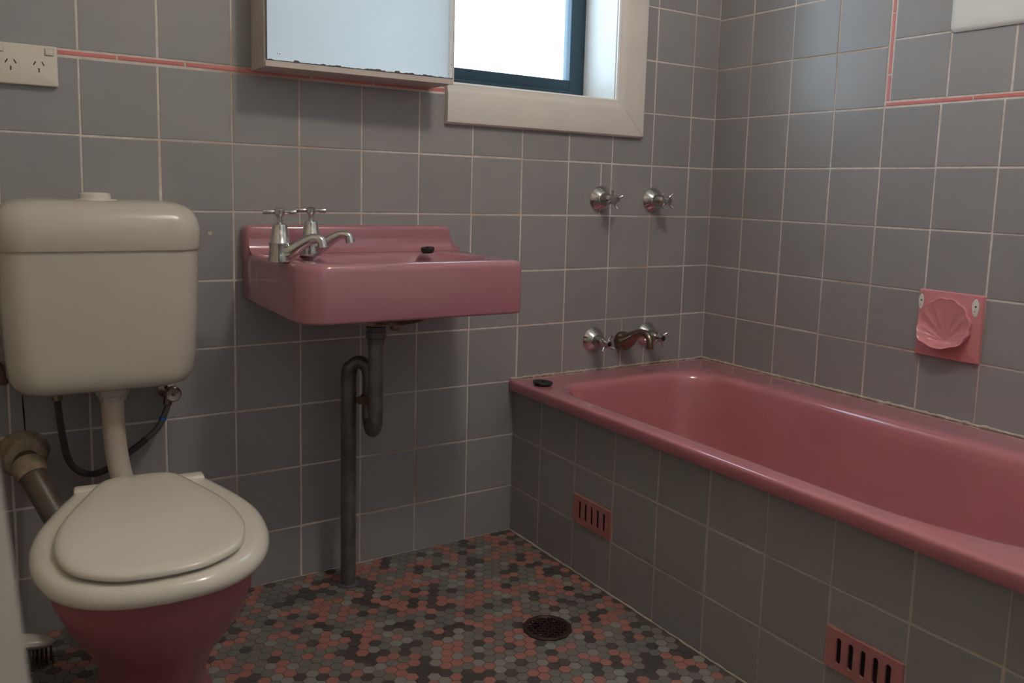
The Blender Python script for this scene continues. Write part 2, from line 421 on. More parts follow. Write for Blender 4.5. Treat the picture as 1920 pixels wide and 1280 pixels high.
# floor drain
fd = thing('floor_drain', 'round dark metal floor drain grate set in the hexagonal mosaic floor', 'drain', DR)
bm = bmesh.new()
def oct_(r, z, n=12): return [Vector((DR.x + r * cos(2 * pi * (k + .5) / n), DR.y + r * sin(2 * pi * (k + .5) / n), z)) for k in range(n)]
loft(bm, [oct_(.056, -.001), oct_(.056, .003), oct_(.053, .0045), oct_(.046, .0045), oct_(.044, .003), oct_(.044, -.0008)], False, False)
fin(bm, 'rim', M['drain'], fd, smooth=False)
bm = bmesh.new()
for ang in (20, 85):
    a = radians(ang); d = Vector((cos(a), sin(a), 0)); q = Vector((-sin(a), cos(a), 0))
    for k in range(-4, 5):
        off = k * .0113
        if abs(off) > .043: continue
        hl = math.sqrt(.0445 ** 2 - off ** 2)
        p0 = DR + q * off - d * hl; p1 = DR + q * off + d * hl
        L = []
        for p in (p0, p1): L.append([p + q * s * .0019 + Z * z for s, z in ((-1, .0006), (1, .0006), (1, .0036), (-1, .0036))])
        loft(bm, L)
fin(bm, 'grate', M['drain'], fd, smooth=False)
bm = bmesh.new(); lathe(bm, (DR.x, DR.y, -.0007), (0, 0, 1), [(0, .044), (.0008, .044)], 24)
fin(bm, 'dark_hollow', M['dark'], fd, smooth=False)

# ------------------------------------------------------------------ window 1: aluminium sash, reveals, architrave
win = structure('window_1', (-.68, 0, 1.236))
FY0, FY1 = .15, .185
bm = bmesh.new()
zb = 1.255
box(bm, WX0 - .02, WX1 + .01, FY0, FY1, zb - .01, zb + .045, .002); box(bm, WX0 - .02, WX1 + .01, FY0, FY1, WZ1 - .04, WZ1 + .01, .002)
box(bm, WX1 - .055, WX1 + .01, FY0 - .002, FY1, zb - .01, WZ1, .002); box(bm, WX0 - .02, WX0 + .04, FY0 - .002, FY1, zb - .01, WZ1, .002)
box(bm, WX0 + .03, WX1 - .05, FY0 - .012, FY0 + .01, zb - .006, zb + .012, .002)
fin(bm, 'frame', M['alu'], win, smooth=False)
bm = bmesh.new(); box(bm, WX0 + .03, WX1 - .045, FY0 + .015, FY0 + .019, zb + .03, WZ1 - .03)
fin(bm, 'pane', M['glass'], win, smooth=False)
bm = bmesh.new()
box(bm, WX1 - .002, WX1 + .01, -.002, FY1, WZ0 - .01, WZ1); fin(bm, 'reveal', M['paint'], win, smooth=False)
bm = bmesh.new(); box(bm, WX0 - .01, WX0 + .002, -.002, FY1, WZ0 - .01, WZ1); fin(bm, 'reveal', M['paint'], win, smooth=False)
bm = bmesh.new(); box(bm, WX0, WX1, -.002, FY1, WZ1 - .002, WZ1 + .01); fin(bm, 'reveal', M['paint'], win, smooth=False)
bm = bmesh.new()
prismpts = [(-.004, WZ0 - .012), (FY1, WZ0 - .012), (FY1, zb - .001), (FY0, zb - .001), (-.004, WZ0)]
loft(bm, [[Vector((x, y, z)) for y, z in prismpts] for x in (WX0 - .005, WX1 + .005)])
fin(bm, 'sill', M['paint'], win, smooth=False)
# architrave boards: cross-section (distance from the inner edge outwards, thickness)
AO = .106
prof = [(0, 0), (0, .0095), (.004, .013), (.012, .0135), (.020, .017), (.028, .0195), (.092, .0195), (.101, .018), (.105, .013), (AO, 0)]
bz, rx = WZ0 + .002, WX1
def arch(name, pts):  # pts: list of two (fn d->(x,z))
    bm = bmesh.new()
    loft(bm, [[Vector((*f(d)[:1], -t - .0003, f(d)[1])) for d, t in prof] for f in pts])
    fin(bm, name, M['paint'], win, smooth=True, angle=25)
arch('architrave', [lambda d: (-.9625, bz - d), lambda d: (rx + d * .995 - .0004, bz - d)])
arch('architrave', [lambda d: (rx + d + .0004, bz - d), lambda d: (rx + d + .0004, WZ1 + d)])
arch('architrave', [lambda d: (rx + d - .0004, WZ1 + d + .0006), lambda d: (WX0 - .01, WZ1 + d + .0006)])
# light portal over the opening: only tells the renderer where daylight comes in
for nm, loc, sx, sy, rot in (('window_portal', (-.683, .10, 1.6), .54, .70, (radians(90), 0, pi)), ('front_window_portal', ((FX0 + FX1) / 2, YF - .1, (FZ0 + FZ1) / 2), .9, .8, (radians(90), 0, 0))):
    ld = bpy.data.lights.new(nm, 'AREA'); ld.shape = 'RECTANGLE'; ld.size = sx; ld.size_y = sy
    ld.cycles.is_portal = True
    lo = bpy.data.objects.new(nm, ld); COL.objects.link(lo); lo.location = loc; lo.rotation_euler = rot

# ------------------------------------------------------------------ ceiling light (behind and above the camera)
LP = Vector(LAMP_POS)
cl = thing('ceiling_light', 'round glass globe light hanging from the middle of the ceiling', 'light', (LP.x, LP.y, H))
bm = bmesh.new(); lathe(bm, (LP.x, LP.y, H), (0, 0, -1), [(0, .06), (.02, .055), (.025, .012), (H - LP.z - .085, .012), (H - LP.z - .08, .04), (H - LP.z - .07, .042)], 20)
fin(bm, 'fitting', M['paint'], cl)
bm = bmesh.new(); bmesh.ops.create_uvsphere(bm, u_segments=24, v_segments=16, radius=.085, matrix=Matrix.Translation(LP))
fin(bm, 'globe', M['globe'], cl)

# ------------------------------------------------------------------ bathtub and its tiled front
bt = thing('bathtub', 'long pink enamel bathtub set against the tiled corner under the wall taps', 'bathtub', (-.38, -.84, 0))
BL = -1.68
RZ = .4425
def outer(i, z): return rr(-.7475 + i, -.003 - i, BL + i, -.003 - i, [(.006, .006), (.006, .006), (.012, .012), (.006, .006)], z, 10)
def inner(i, z, k=1.0):
    return rr(-.692 + i, -.146 - i, -1.56 + i * 1.6, -.128 - i * .8, [(.12, .13), (.11, .12), (.30, .48), (.28, .46)], z, 10)
bm = bmesh.new()
loft(bm, [outer(.010, .4145), outer(.001, .4130), outer(0, .4145), outer(0, .4350), outer(.0010, .4388), outer(.0032, .4413), outer(.0065, RZ), outer(.026, RZ - .0005),
          *[[p.lerp(q, t) for p, q in zip(outer(.026, RZ - .0005), inner(-.013, RZ - .0002))] for t in (.25, .5, .75)],
          inner(-.013, RZ - .0002), inner(-.005, RZ - .0016), inner(.002, RZ - .0052), inner(.008, RZ - .012), inner(.012, RZ - .022), inner(.016, RZ - .045), inner(.030, .30), inner(.052, .18),
          inner(.075, .12), inner(.115, .088), inner(.16, .080)], cap0=False)
tub = fin(bm, 'tub', M['pinkbath'], bt, angle=60)
bm = bmesh.new()
def bead(p0, p1, n, r):
    pts = []; rs = []
    p0, p1 = Vector(p0), Vector(p1)
    for i in range(n + 1):
        p = p0.lerp(p1, i / n); p.z += random.gauss(0, .0007)
        pts.append(p); rs.append(r * random.uniform(.7, 1.4))
    tube(bm, pts, rs, 8)
bead((-.741, -.002, RZ + .0005), (-.002, -.002, RZ + .001), 90, .0032)
bead((-.002, -.002, RZ + .001), (-.002, BL, RZ + .001), 200, .0038)
fin(bm, 'sealant_bead', M['caulk'], bt)

bs = thing('bath_surround', 'low grey tiled wall closing the front of the pink bathtub', 'bath panel', (-.71, -.84, 0))
bm = bmesh.new(); box(bm, -.7288, -.70, BL, -.0015, 0, .4120); box(bm, -.70, -.0045, BL, BL + .03, 0, .4120)
fin(bm, 'panel', M['grout_low'], bs, smooth=False)
fcols = [.0015, .1439, .3032, .4589, .6138, .7702, .9240, 1.0770, 1.2312, 1.385, 1.539, 1.68]
frows = [0, .1330, .2830, .4095]
V1 = (.3032, .4589, .1330, .2085); V2 = (1.0770, 1.2312, .1330, .2100)
OF = Vector((-.7288, 0, 0)) - Vector(bs.location)
tile_field(bs, OF, UR, Z, NR, fcols, frows, M['tile'], [V1, V2])
bm = bmesh.new()
bead((-.7295, -.003, .0005), (-.7295, BL, .0005), 120, .0026)
bead((-.7308, -.003, .4110), (-.7308, BL, .4110), 120, .0028)
fin(bm, 'grout_bead', M['grout_low'], bs)
for (a0, a1, b0, b1), lab in ((V1, 'pink ceramic vent with five slots in the bath front, nearer the basin pipe'), (V2, 'pink ceramic vent with five slots in the bath front, at the bottom right')):
    v = thing('air_vent', lab, 'vent', (-.7288, -(a0 + a1) / 2, b0), 'pink slotted vents in the bath front')
    bm = bmesh.new()
    # plate built as a grid with five slots cut out, slot ends rounded
    n = 5; w = a1 - a0 - .003; h = b1 - b0 - .003; A0 = a0 + .0015; B0 = b0 + .0015
    sw = .0110; pitch = .0245; s0 = A0 + w / 2 - 2 * pitch; z0, z1 = B0 + h * .17, B0 + h * .83
    xf = -.7288 - .0045; xb = -.7288 + .0008
    def slot(c, x, ins=0):
        P = []
        for k in range(9): a = pi * k / 8; P.append(Vector((x, -(c + (sw / 2 - ins) * cos(a)), z1 - sw / 2 + (sw / 2 - ins) * sin(a))))
        for k in range(9): a = pi + pi * k / 8; P.append(Vector((x, -(c + (sw / 2 - ins) * cos(a)), z0 + sw / 2 + (sw / 2 - ins) * sin(a))))
        return P
    def ringface(outer_pts, inner_pts):
        # outer rectangle of four verts bridged to an inner loop of 18
        o_ = [bm.verts.new(p) for p in outer_pts]; i_ = [bm.verts.new(p) for p in inner_pts]
        # corners: order right-top, left-top, left-bottom, right-bottom matched to loop quarters
        for k in range(4): bm.faces.new((o_[0], i_[k + 1], i_[k]))
        for k in range(4, 8): bm.faces.new((o_[1], i_[k + 1], i_[k]))
        bm.faces.new((o_[0], o_[1], i_[4]))
        bm.faces.new((o_[1], o_[2], i_[9], i_[8]))
        for k in range(9, 13): bm.faces.new((o_[2], i_[k + 1], i_[k]))
        for k in range(13, 17): bm.faces.new((o_[3], i_[k + 1], i_[k]))
        bm.faces.new((o_[2], o_[3], i_[13]))
        bm.faces.new((o_[3], o_[0], i_[0], i_[17]))
        return i_
    edges = [A0] + [s0 + (k + .5) * pitch for k in range(-1, 5)] + [A0 + w]
    zt = B0 + h
    for k in range(5):
        e0, e1 = edges[k + 1], edges[k + 2]; c = s0 + k * pitch
        ringface([Vector((xf, -e1, zt)), Vector((xf, -e0, zt)), Vector((xf, -e0, B0)), Vector((xf, -e1, B0))], slot(c, xf))
        loft(bm, [slot(c, xf), slot(c, xb)], False, False)
    for e0, e1 in ((edges[0], edges[1]), (edges[6], edges[7])):
        bm.faces.new([bm.verts.new(Vector((xf, -a, z))) for a, z in ((e1, zt), (e0, zt), (e0, B0), (e1, B0))])
    R0 = [(A0, B0), (A0 + w, B0), (A0 + w, zt), (A0, zt)]
    loft(bm, [[Vector((xf, -a, z)) for a, z in R0], [Vector((xb, -a, z)) for a, z in R0]], False, False)
    bmesh.ops.remove_doubles(bm, verts=bm.verts, dist=.00005)
    fin(bm, 'plate', M['pinkvent'], v, smooth=False)
    for k in range(5):
        bm = bmesh.new(); c = s0 + k * pitch
        loft(bm, [slot(c, xb - .0012), slot(c, xb - .0006)]); fin(bm, 'slot', M['dark'], v, smooth=False)

# ------------------------------------------------------------------ wash basin
wb = thing('wash_basin', 'pink wall-hung wash basin with low splashback', 'basin', (-1.2, 0, .69))
BXL, BXR, BD = -1.477, -.925, -.358
def bo(z, i=0.0, yb=-.001, ins_back=0.0):
    """outer plan of the basin, narrowing slightly towards the front"""
    L = rr(BXL + i, BXR - i, BD + i, yb - ins_back, [(.004, .004), (.004, .004), (.052, .055), (.018, .018)], z, 10)
    out = []
    for p in L:
        t = (p.y) / BD
        x = p.x + (.028 * t if p.x < -1.2 else -.012 * t)
        out.append(Vector((x, p.y, z + (0.016 * max(0, 1 - t * 3.0) ** 1.5 if z < .71 else 0))))
    return out
def bi(i, z, cy=0.0):
    L = rr(-1.405 + i, -.965 - i, -.335 + i * .8, -.075 - i * .8, [(.15, .10), (.14, .10), (.13, .13), (.15, .13)], z, 10)
    return L
bm = bmesh.new()
loft(bm, [bo(.690, .02), bo(.688, .006), bo(.690, .001), bo(.694), bo(.795), bo(.803, .002), bo(.808, .006), bo(.8105, .012), bo(.811, .018),
          bi(-.008, .8095), bi(-.002, .808), bi(.004, .803), bi(.010, .792), bi(.022, .765), bi(.045, .735), bi(.08, .718), bi(.11, .712)])
# splashback: outline in x,z with the flared right end
o_ = [(-1.477, .795), (-1.477, .862), (-1.4745, .869), (-1.467, .8735), (-.972, .8735), (-.962, .8715), (-.9575, .864), (-.956, .850),
      (-.952, .836), (-.943, .822), (-.927, .816), (-.926, .795)]
def sp(y, i): 
    c = []
    for x, z in o_:
        zz = z - i if z > .80 else z
        c.append(Vector((x + (i if x < -1.2 else -i), y, zz)))
    return c
loft(bm, [sp(-.001, 0), sp(-.028, 0), sp(-.034, .0015), sp(-.038, .005), sp(-.0395, .010)])
# cove between splashback and deck
cv = [(-.030, .845), (-.0393, .845), (-.0405, .832), (-.044, .822), (-.051, .815), (-.062, .8112), (-.062, .806), (-.03, .806)]
loft(bm, [[Vector((x, y, z)) for y, z in cv] for x in (-1.470, -.9605)])
fin(bm, 'basin_body', M['pink'], wb, angle=55)
bm = bmesh.new()
cx, cy = -1.215, -.20
loft(bm, [[Vector((cx + rx_ * cos(2 * pi * k / 32), cy + ry_ * sin(2 * pi * k / 32), z)) for k in range(32)] for rx_, ry_, z in
          ((.135, .115, .700), (.130, .110, .682), (.110, .090, .669), (.07, .06, .661), (.035, .035, .657))])
box(bm, -1.205, -1.185, -.235, -.215, .645, .668, .003)
fin(bm, 'underside_bowl', M['rustwhite'], wb)
bm = bmesh.new(); lathe(bm, (-1.19, -.19, .7125), (0, 0, 1), [(0, .024), (.002, .022), (.0025, .016)], 20)
fin(bm, 'waste_outlet', M['dullchrome'], wb)

bm = bmesh.new(); tube(bm, [(-1.4696, -.10, .781), (-1.4694, -.1005, .76), (-1.4697, -.1015, .741)], .0007, 6)
o = fin(bm, 'scratch', M['grout'], wb); o['label'] = 'thin white scratch'

# pillar taps on the basin's left corner
def pillar_tap(px_, py_, label):
    B = Vector((px_, py_, .8095))
    t = thing('pillar_tap', label, 'tap', B, 'chrome pillar taps on the basin')
    bm = bmesh.new()
    lathe(bm, B, (0, 0, 1), [(0, .0232), (.002, .0235), (.014, .0220), (.033, .0205), (.035, .0210)], 26)
    fin(bm, 'base', M['chrome'], t)
    bm = bmesh.new()
    lathe(bm, B + Z * .0352, (0, 0, 1), [(0, .0222), (.0025, .0222), (.0045, .0200), (.036, .0152), (.041, .0135), (.043, .0100), (.044, .006)], 26)
    fin(bm, 'bonnet', M['chrome'], t)
    d = Vector((.80, -.60, 0)).normalized()
    bm = bmesh.new()
    path = catmull([B + d * .002 + Z * .0175, B + d * .022 + Z * .022, B + d * .044 + Z * .036, B + d * .064 + Z * .0475, B + d * .078 + Z * .0490, B + d * .087 + Z * .0430, B + d * .090 + Z * .0315], 5)
    rad = [.0170, .0160, .0125, .0105, .0098, .0100, .0108]
    n = len(path); rs = []
    for i in range(n):
        f = i / 5; k = min(int(f), 5); rs.append(rad[k] + (rad[k + 1] - rad[k]) * (f - k))
    tube(bm, path, rs, 18)
    fin(bm, 'spout', M['chrome'], t)
    bm = bmesh.new()
    C = B + Z * .101
    lathe(bm, B + Z * .079, (0, 0, 1), [(0, .0060), (.010, .0052), (.013, .0065), (.017, .0105), (.026, .0112), (.029, .0085), (.0300, .003)], 18)
    a = Vector((.96, -.28, 0)).normalized()
    for s_ in (-1, 1): lathe(bm, C, a * s_, [(.006, .0045), (.013, .0045), (.014, .0048), (.031, .0056), (.033, .0048)], 14)
    fin(bm, 'handle', M['chrome'], t)
pillar_tap(-1.464, -.248, 'chrome pillar tap on the basin, the nearer left one')
pillar_tap(-1.354, -.118, 'chrome pillar tap on the basin, the right one nearer the splashback')

def plug(name, label, c, r, hgt, tilt):
    t = thing(name, label, 'plug', c)
    bm = bmesh.new(); c = Vector(c)
    ax = Vector((sin(tilt[0]), sin(tilt[1]), 1))
    lathe(bm, c, ax, [(0, r * .82), (.001, r * .86), (hgt * .55, r * .97), (hgt * .8, r), (hgt, r * .96), (hgt + .0006, r * .8), (hgt - .001, r * .5)], 28)
    fin(bm, 'stopper', M['black'], t)
    bm = bmesh.new(); lathe(bm, c + ax.normalized() * (hgt - .001), ax, [(0, .003), (.003, .003), (.004, .0015)], 10)
    fin(bm, 'knob', M['black'], t)
plug('sink_plug', 'small black rubber plug on the ledge of the pink basin', (-1.061, -.115, .8112), .0170, .0125, (-.10, -.06))
plug('bath_plug', 'flat black rubber plug on the bathtub rim corner', (-.7010, -.1035, .4428), .0275, .0095, (0.06, -.03))

# basin waste pipe
wp = thing('waste_pipe', 'old grey looped trap pipe running from under the basin to the floor', 'pipe', (-1.232, -.15, 0))
bm = bmesh.new(); T1 = Vector((-1.2335, -.205, 0))
T3 = Vector((-1.2560, -.098, 0)); m_ = Vector((-1.2165, -.128, 0))
pa = [T1 + Z * .645, T1 + Z * .6, T1 + Z * .55, T1 + Z * .45, T1 + Z * .432]
pa += [T1.lerp(m_, .15) + Z * .412, T1.lerp(m_, .5) + Z * .403, T1.lerp(m_, .85) + Z * .412, m_ + Z * .432, m_ + Z * .46]
tube(bm, catmull(pa, 4), .0170, 18)
fin(bm, 'trap', M['trap'], wp)
bm = bmesh.new()
pa = [m_ + Z * .44, m_ + Z * .50, m_ + Z * .520, m_.lerp(T3, .12) + Z * .542, m_.lerp(T3, .5) + Z * .555, m_.lerp(T3, .88) + Z * .542, T3 + Z * .520, T3 + Z * .49, T3 + Z * .3, T3 + Z * .12, T3]
tube(bm, catmull(pa, 5), [.0155] * 25 + [.0185] * 26, 18)
fin(bm, 'downpipe', M['trap'], wp)
bm = bmesh.new(); lathe(bm, T1 + Z * .655, (0, 0, -1), [(0, .020), (.002, .024), (.012, .0215), (.013, .0245), (.026, .0245), (.030, .0205), (.042, .0195)], 8)
fin(bm, 'coupling_nut', M['trap'], wp, smooth=False)
bm = bmesh.new(); lathe(bm, m_ + Vector((0, .0, .478)), (0, 0, -1), [(0, .0175), (.003, .0205), (.018, .0205), (.022, .0180)], 10)
box(bm, m_.x - .030, m_.x - .012, m_.y - .012, m_.y + .006, .458, .474, .002)
fin(bm, 'rusty_joint', M['rust'], wp)
bm = bmesh.new(); lathe(bm, T3 + Z * .0, (0, 0, 1), [(0, .026), (.003, .0255), (.005, .021)], 18)
fin(bm, 'floor_collar', M['trap'], wp)

# ------------------------------------------------------------------ wall taps above the bath
def wall_tap(x, z, label, rot, grp, cap):
    C = Vector((x, 0, z)); N_ = Vector((0, -1, 0))
    t = thing('wall_tap', label, 'tap', C, grp)
    bm = bmesh.new(); lathe(bm, C, N_, [(.0013, .0375), (.003, .0385), (.005, .0375), (.021, .0205), (.0225, .0185)], 32)
    fin(bm, 'rose', M['chrome'], t)
    bm = bmesh.new(); lathe(bm, C, N_, [(.019, .0175), (.021, .0185), (.027, .0185), (.030, .0165), (.046, .0140), (.050, .0100), (.053, .0075)], 24)
    fin(bm, 'spindle_cover', M['dullchrome'], t)
    bm = bmesh.new()
    lathe(bm, C, N_, [(.050, .007), (.055, .0075), (.058, .0130), (.070, .0130), (.077, .0100), (.080, .0092)], 20)
    for k in range(4):
        a = rot + k * pi / 2; d = Vector((cos(a), 0, sin(a)))
        tube(bm, [C + N_ * .064 + d * .008, C + N_ * .065 + d * .018, C + N_ * .069 + d * .0290], [.0045, .0034, .0046], 10)
    fin(bm, 'cross_handle', M['chrome'], t)
    bm = bmesh.new(); lathe(bm, C, N_, [(.0795, .0076), (.0812, .0070), (.0816, .002)], 18)
    fin(bm, 'cap', M['black'] if cap else M['dullchrome'], t)
SH, BT = 'shower taps on the wall', 'bath taps either side of the spout'
wall_tap(-.447, .950, 'chrome cross-handle wall tap, upper pair, left one', .35, SH, False)
wall_tap(-.246, .950, 'chrome cross-handle wall tap, upper pair, right one near the corner', .8, SH, False)
wall_tap(-.4535, .533, 'chrome cross-handle wall tap with black centre, left of the brass spout', .95, BT, True)
wall_tap(-.2460, .535, 'chrome cross-handle wall tap with black centre, partly behind the brass spout', .5, BT, True)
bsp = thing('bath_spout', 'worn brass curved spout over the bath between two taps', 'spout', (-.345, 0, .527))
bm = bmesh.new()
C = Vector((-.346, 0, .524))
path = catmull([C + Vector((0, -.001, 0)), C + Vector((0, -.018, .001)), C + Vector((0, -.040, .009)), C + Vector((0, -.065, .026)), C + Vector((0, -.095, .0385)),
                C + Vector((0, -.118, .036)), C + Vector((0, -.131, .022)), C + Vector((0, -.133, .004))], 5)
rad = [.0285, .0290, .0225, .0150, .0110, .0100, .0098, .0104]
rs = []
for i in range(len(path)):
    f = i / 5; k = min(int(f), 6); rs.append(rad[k] + (rad[min(k + 1, 7)] - rad[k]) * (f - k))
tube(bm, path, rs, 22)
fin(bm, 'spout_body', M['brass'], bsp)
bm = bmesh.new(); lathe(bm, C + Vector((0, -.133, .0045)), (0, 0, -1), [(0, .0112), (.008, .0112), (.009, .009)], 16)
fin(bm, 'nozzle', M['brass'], bsp)

# ------------------------------------------------------------------ shell soap dish on the right wall
sd = thing('soap_dish', 'square pink ceramic soap dish with scallop shell on the right wall', 'soap dish', (0, -.831, .67))
SA0, SA1, SB0, SB1 = .7495, .9125, .5895, .7545
bm = bmesh.new()
def sq(i, x): return [Vector((x, -p.x, p.y)) for p in rr(SA0 + i, SA1 - i, SB0 + i, SB1 - i, .004, 0, 4)]
loft(bm, [sq(0, 0.0), sq(0, -.007), sq(.0015, -.0095), sq(.005, -.0105)])
fin(bm, 'back_plate', M['pinkdish'], sd)
# shell: fan of ribs from a hinge at the lower middle; scooped, lip thrust forward along the lower edge
bm = bmesh.new()
ca, cb = .8250, .670
NA, NR_ = 72, 9
hub = (ca, cb - .030)
rings = []
def rimpt(th):
    c, s = cos(th), sin(th)
    up = max(0.0, min(1.0, (s + .45) * 2))
    lob = .0038 * abs(sin(th * 6)) * up + (.0022 * sin(th * 7) if s < -.3 else 0)
    return (ca + (.0615 + lob) * (abs(c) ** (1 if s > 0 else .72)) * (1 if c >= 0 else -1), cb - .001 + ((.0655 if s > 0 else .0480) + lob) * (s if s > 0 else -abs(s) ** .85))
def lip(th):
    s = sin(th)
    return .0165 + .028 * max(0, -s) ** .8 + .006 * (1 - abs(s))
hub = (ca, cb - .036)
NA = 144
for j in range(NR_ + 1):
    f = j / NR_; L = []
    for k in range(NA):
        th = 2 * pi * k / NA; ra_, rb_ = rimpt(th)
        a = hub[0] + (ra_ - hub[0]) * f; b = hub[1] + (rb_ - hub[1]) * f
        fl = .0130 if sin(th) < 0 else .0112
        depth = fl + (lip(th) - fl) * f ** 2.6
        rib = .0030 * (1 - abs(sin(th * 6))) * max(0, min(1, (f - .25) * 1.9)) * (1 - f ** 6) * max(0, min(1, (sin(th) + .45) * 2.5))
        L.append(Vector((-(depth + rib), -a, b)))
    rings.append(L)
rings = list(reversed(rings))
L1 = []; L2 = []; L3 = []
for k, p in enumerate(rings[0]):
    th = 2 * pi * k / NA
    e = Vector((0, -cos(th), sin(th)))
    L1.append(p + e * .0014 + Vector((-.0006, 0, 0))); L2.append(p + e * .0028 + Vector((.0010, 0, 0)))
    q = p + e * .0022; s = sin(th)
    L3.append(Vector((-.009, q.y, q.z + (.016 * max(0, -s)))))
loft(bm, [L3, L2, L1] + rings, cap0=False)
fin(bm, 'shell', M['pinkdish'], sd, angle=75)
# white patches where fittings were glued
for (a, b, w, h) in ((.7575, .7235, .0065, .0195), (.8955, .7240, .0085, .0215)):
    bm = bmesh.new()
    L = []
    for x, s in ((-.0098, 1), (-.0120, .96), (-.0124, .8)):
        L.append([Vector((x, -(a + (w * s) * cos(t_) * (1 + .08 * sin(3 * t_))), b + h * s * sin(t_))) for t_ in [2 * pi * k / 20 for k in range(20)]])
    loft(bm, L)
    o = fin(bm, 'glue_patch', M['plaster'], sd); o['label'] = 'chipped white glue patch'
    bm = bmesh.new(); lathe(bm, (-.0122, -(a + .001), b + .003), (-1, 0, 0), [(0, .0026), (.0008, .002)], 9); 
    lathe(bm, (-.0122, -(a - .001), b - .0085), (-1, 0, 0), [(0, .0015), (.0006, .001)], 7)
    fin(bm, 'glue_chip', M['desilver'], sd)

# ------------------------------------------------------------------ mirror cabinet
mc = thing('mirror_cabinet', 'shallow mirror-fronted wall cabinet beside the window, mirror edge corroded', 'cabinet', (-1.22, 0, 1.224))
CX0, CX1, CZ0, CZ1, CD = -1.4505, -1.0035, 1.2165, 1.82, -.105
bm = bmesh.new(); box(bm, CX0, CX1, CD + .002, -.0015, CZ0, CZ1, .0015, 1)
fin(bm, 'carcass', M['cabpaint'], mc, smooth=False)
# mirror door, standing off a degree or so, its silvering eaten away along a ragged lower edge
MT = math.tan(radians(1.7)); MZ = CZ0 + .0125
def mp(x, d, z): return Vector((x, CD - .002 - (x - CX0) * MT - d, z))
n = 150; x0, x1 = CX0 + .004, CX1 - .0005
def ragged(i):
    random.seed(i // 4 * 13 + 5); a = random.random(); random.seed(i * 7 + 1)
    return .0010 + .0045 * a ** 3 + random.uniform(0, .0013)
bm = bmesh.new()
xs = [x0 + (x1 - .002 - x0) * i / n for i in range(n + 1)]
A = [bm.verts.new(mp(x, .004, MZ + ragged(i))) for i, x in enumerate(xs)]
B_ = [bm.verts.new(mp(x, .004, CZ1 - .004)) for x in xs]
C_ = [bm.verts.new(mp(x, .001, MZ + ragged(i))) for i, x in enumerate(xs)]
for i in range(n):
    bm.faces.new((A[i], A[i + 1], B_[i + 1], B_[i])); bm.faces.new((C_[i], C_[i + 1], A[i + 1], A[i]))
random.seed(11)
fin(bm, 'mirror', M['mirror'], mc, smooth=False)
bm = bmesh.new()
loft(bm, [[mp(x, d, z) for d, z in ((0, MZ - .0005), (.0035, MZ - .0005), (.0035, CZ1 - .005), (0, CZ1 - .005))] for x in (x0, x1 - .0015)])
fin(bm, 'mirror_backing', M['desilver'], mc, smooth=False)
bm = bmesh.new()
loft(bm, [[mp(x, d, z) for d, z in ((-.001, CZ0), (.0035, CZ0), (.0035, MZ), (-.001, MZ))] for x in (CX0 + .001, x1 + .001)])
fin(bm, 'bottom_rail', M['cabpaint'], mc, smooth=False)
bm = bmesh.new()
loft(bm, [[mp(x, d, z) for d, z in ((-.008, CZ0), (.0042, CZ0), (.0042, CZ1), (-.008, CZ1))] for x in (x1 - .0015, x1 + .0012)])
fin(bm, 'side_edge', M['paint'], mc, smooth=False)
for (x, z) in ((-1.425, 1.2445), (-1.4195, 1.244), (-1.0115, 1.2475), (-1.017, 1.240), (-1.010, 1.262)):
    bm = bmesh.new(); lathe(bm, mp(x, .0039, z), (0, -1, 0), [(0, .0012), (.0003, .0010)], 7)
    fin(bm, 'corrosion_spot', M['desilver'], mc, smooth=False)

# ------------------------------------------------------------------ double power outlet
po = thing('power_outlet', 'white double power outlet with two switches on the grey tiles', 'power outlet', (-1.889, 0, 1.145))
PX0, PX1, PZ0, PZ1 = -1.9485, -1.8335, 1.1455, 1.2235
bm = bmesh.new()
loft(bm, [[Vector((p.x, y, p.y)) for p in rr(PX0 + i, PX1 - i, PZ0 + i, PZ1 - i, .003, 0, 4)] for i, y in ((0, -.001), (0, -.0125), (.0012, -.0145), (.003, -.015))])
fin(bm, 'plate', M['seat'], po)
for cx_ in (-1.9140, -1.8665):
    for dx, dz, ang in ((-.0072, .0045, -28), (.0072, .0045, 28), (0, -.0085, 0)):
        bm = bmesh.new()
        a = radians(ang); u = Vector((sin(-a), 0, cos(a))); v = Vector((cos(a), 0, sin(a)))
        c = Vector((cx_ + dx, -.0151, 1.1835 + dz))
        loft(bm, [[c + u * su * .0042 + v * sv * .0010 + Vector((0, yy, 0)) for su, sv in ((-1, -1), (1, -1), (1, 1), (-1, 1))] for yy in (.001, -.0001)])
        fin(bm, 'socket_slot', M['dark'], po, smooth=False)
for cx_ in (-1.9330, -1.8480):
    bm = bmesh.new(); box(bm, cx_ - .0085, cx_ + .0085, -.0158, -.014, 1.2040, 1.2185, .0006, 1)
    o = fin(bm, 'switch_surround', M['cabpaint'], po, smooth=False)
    bm = bmesh.new(); box(bm, cx_ - .0072, cx_ + .0072, -.0185, -.015, 1.2052, 1.2173, .0015, 2)
    fin(bm, 'rocker_switch', M['seat'], po)

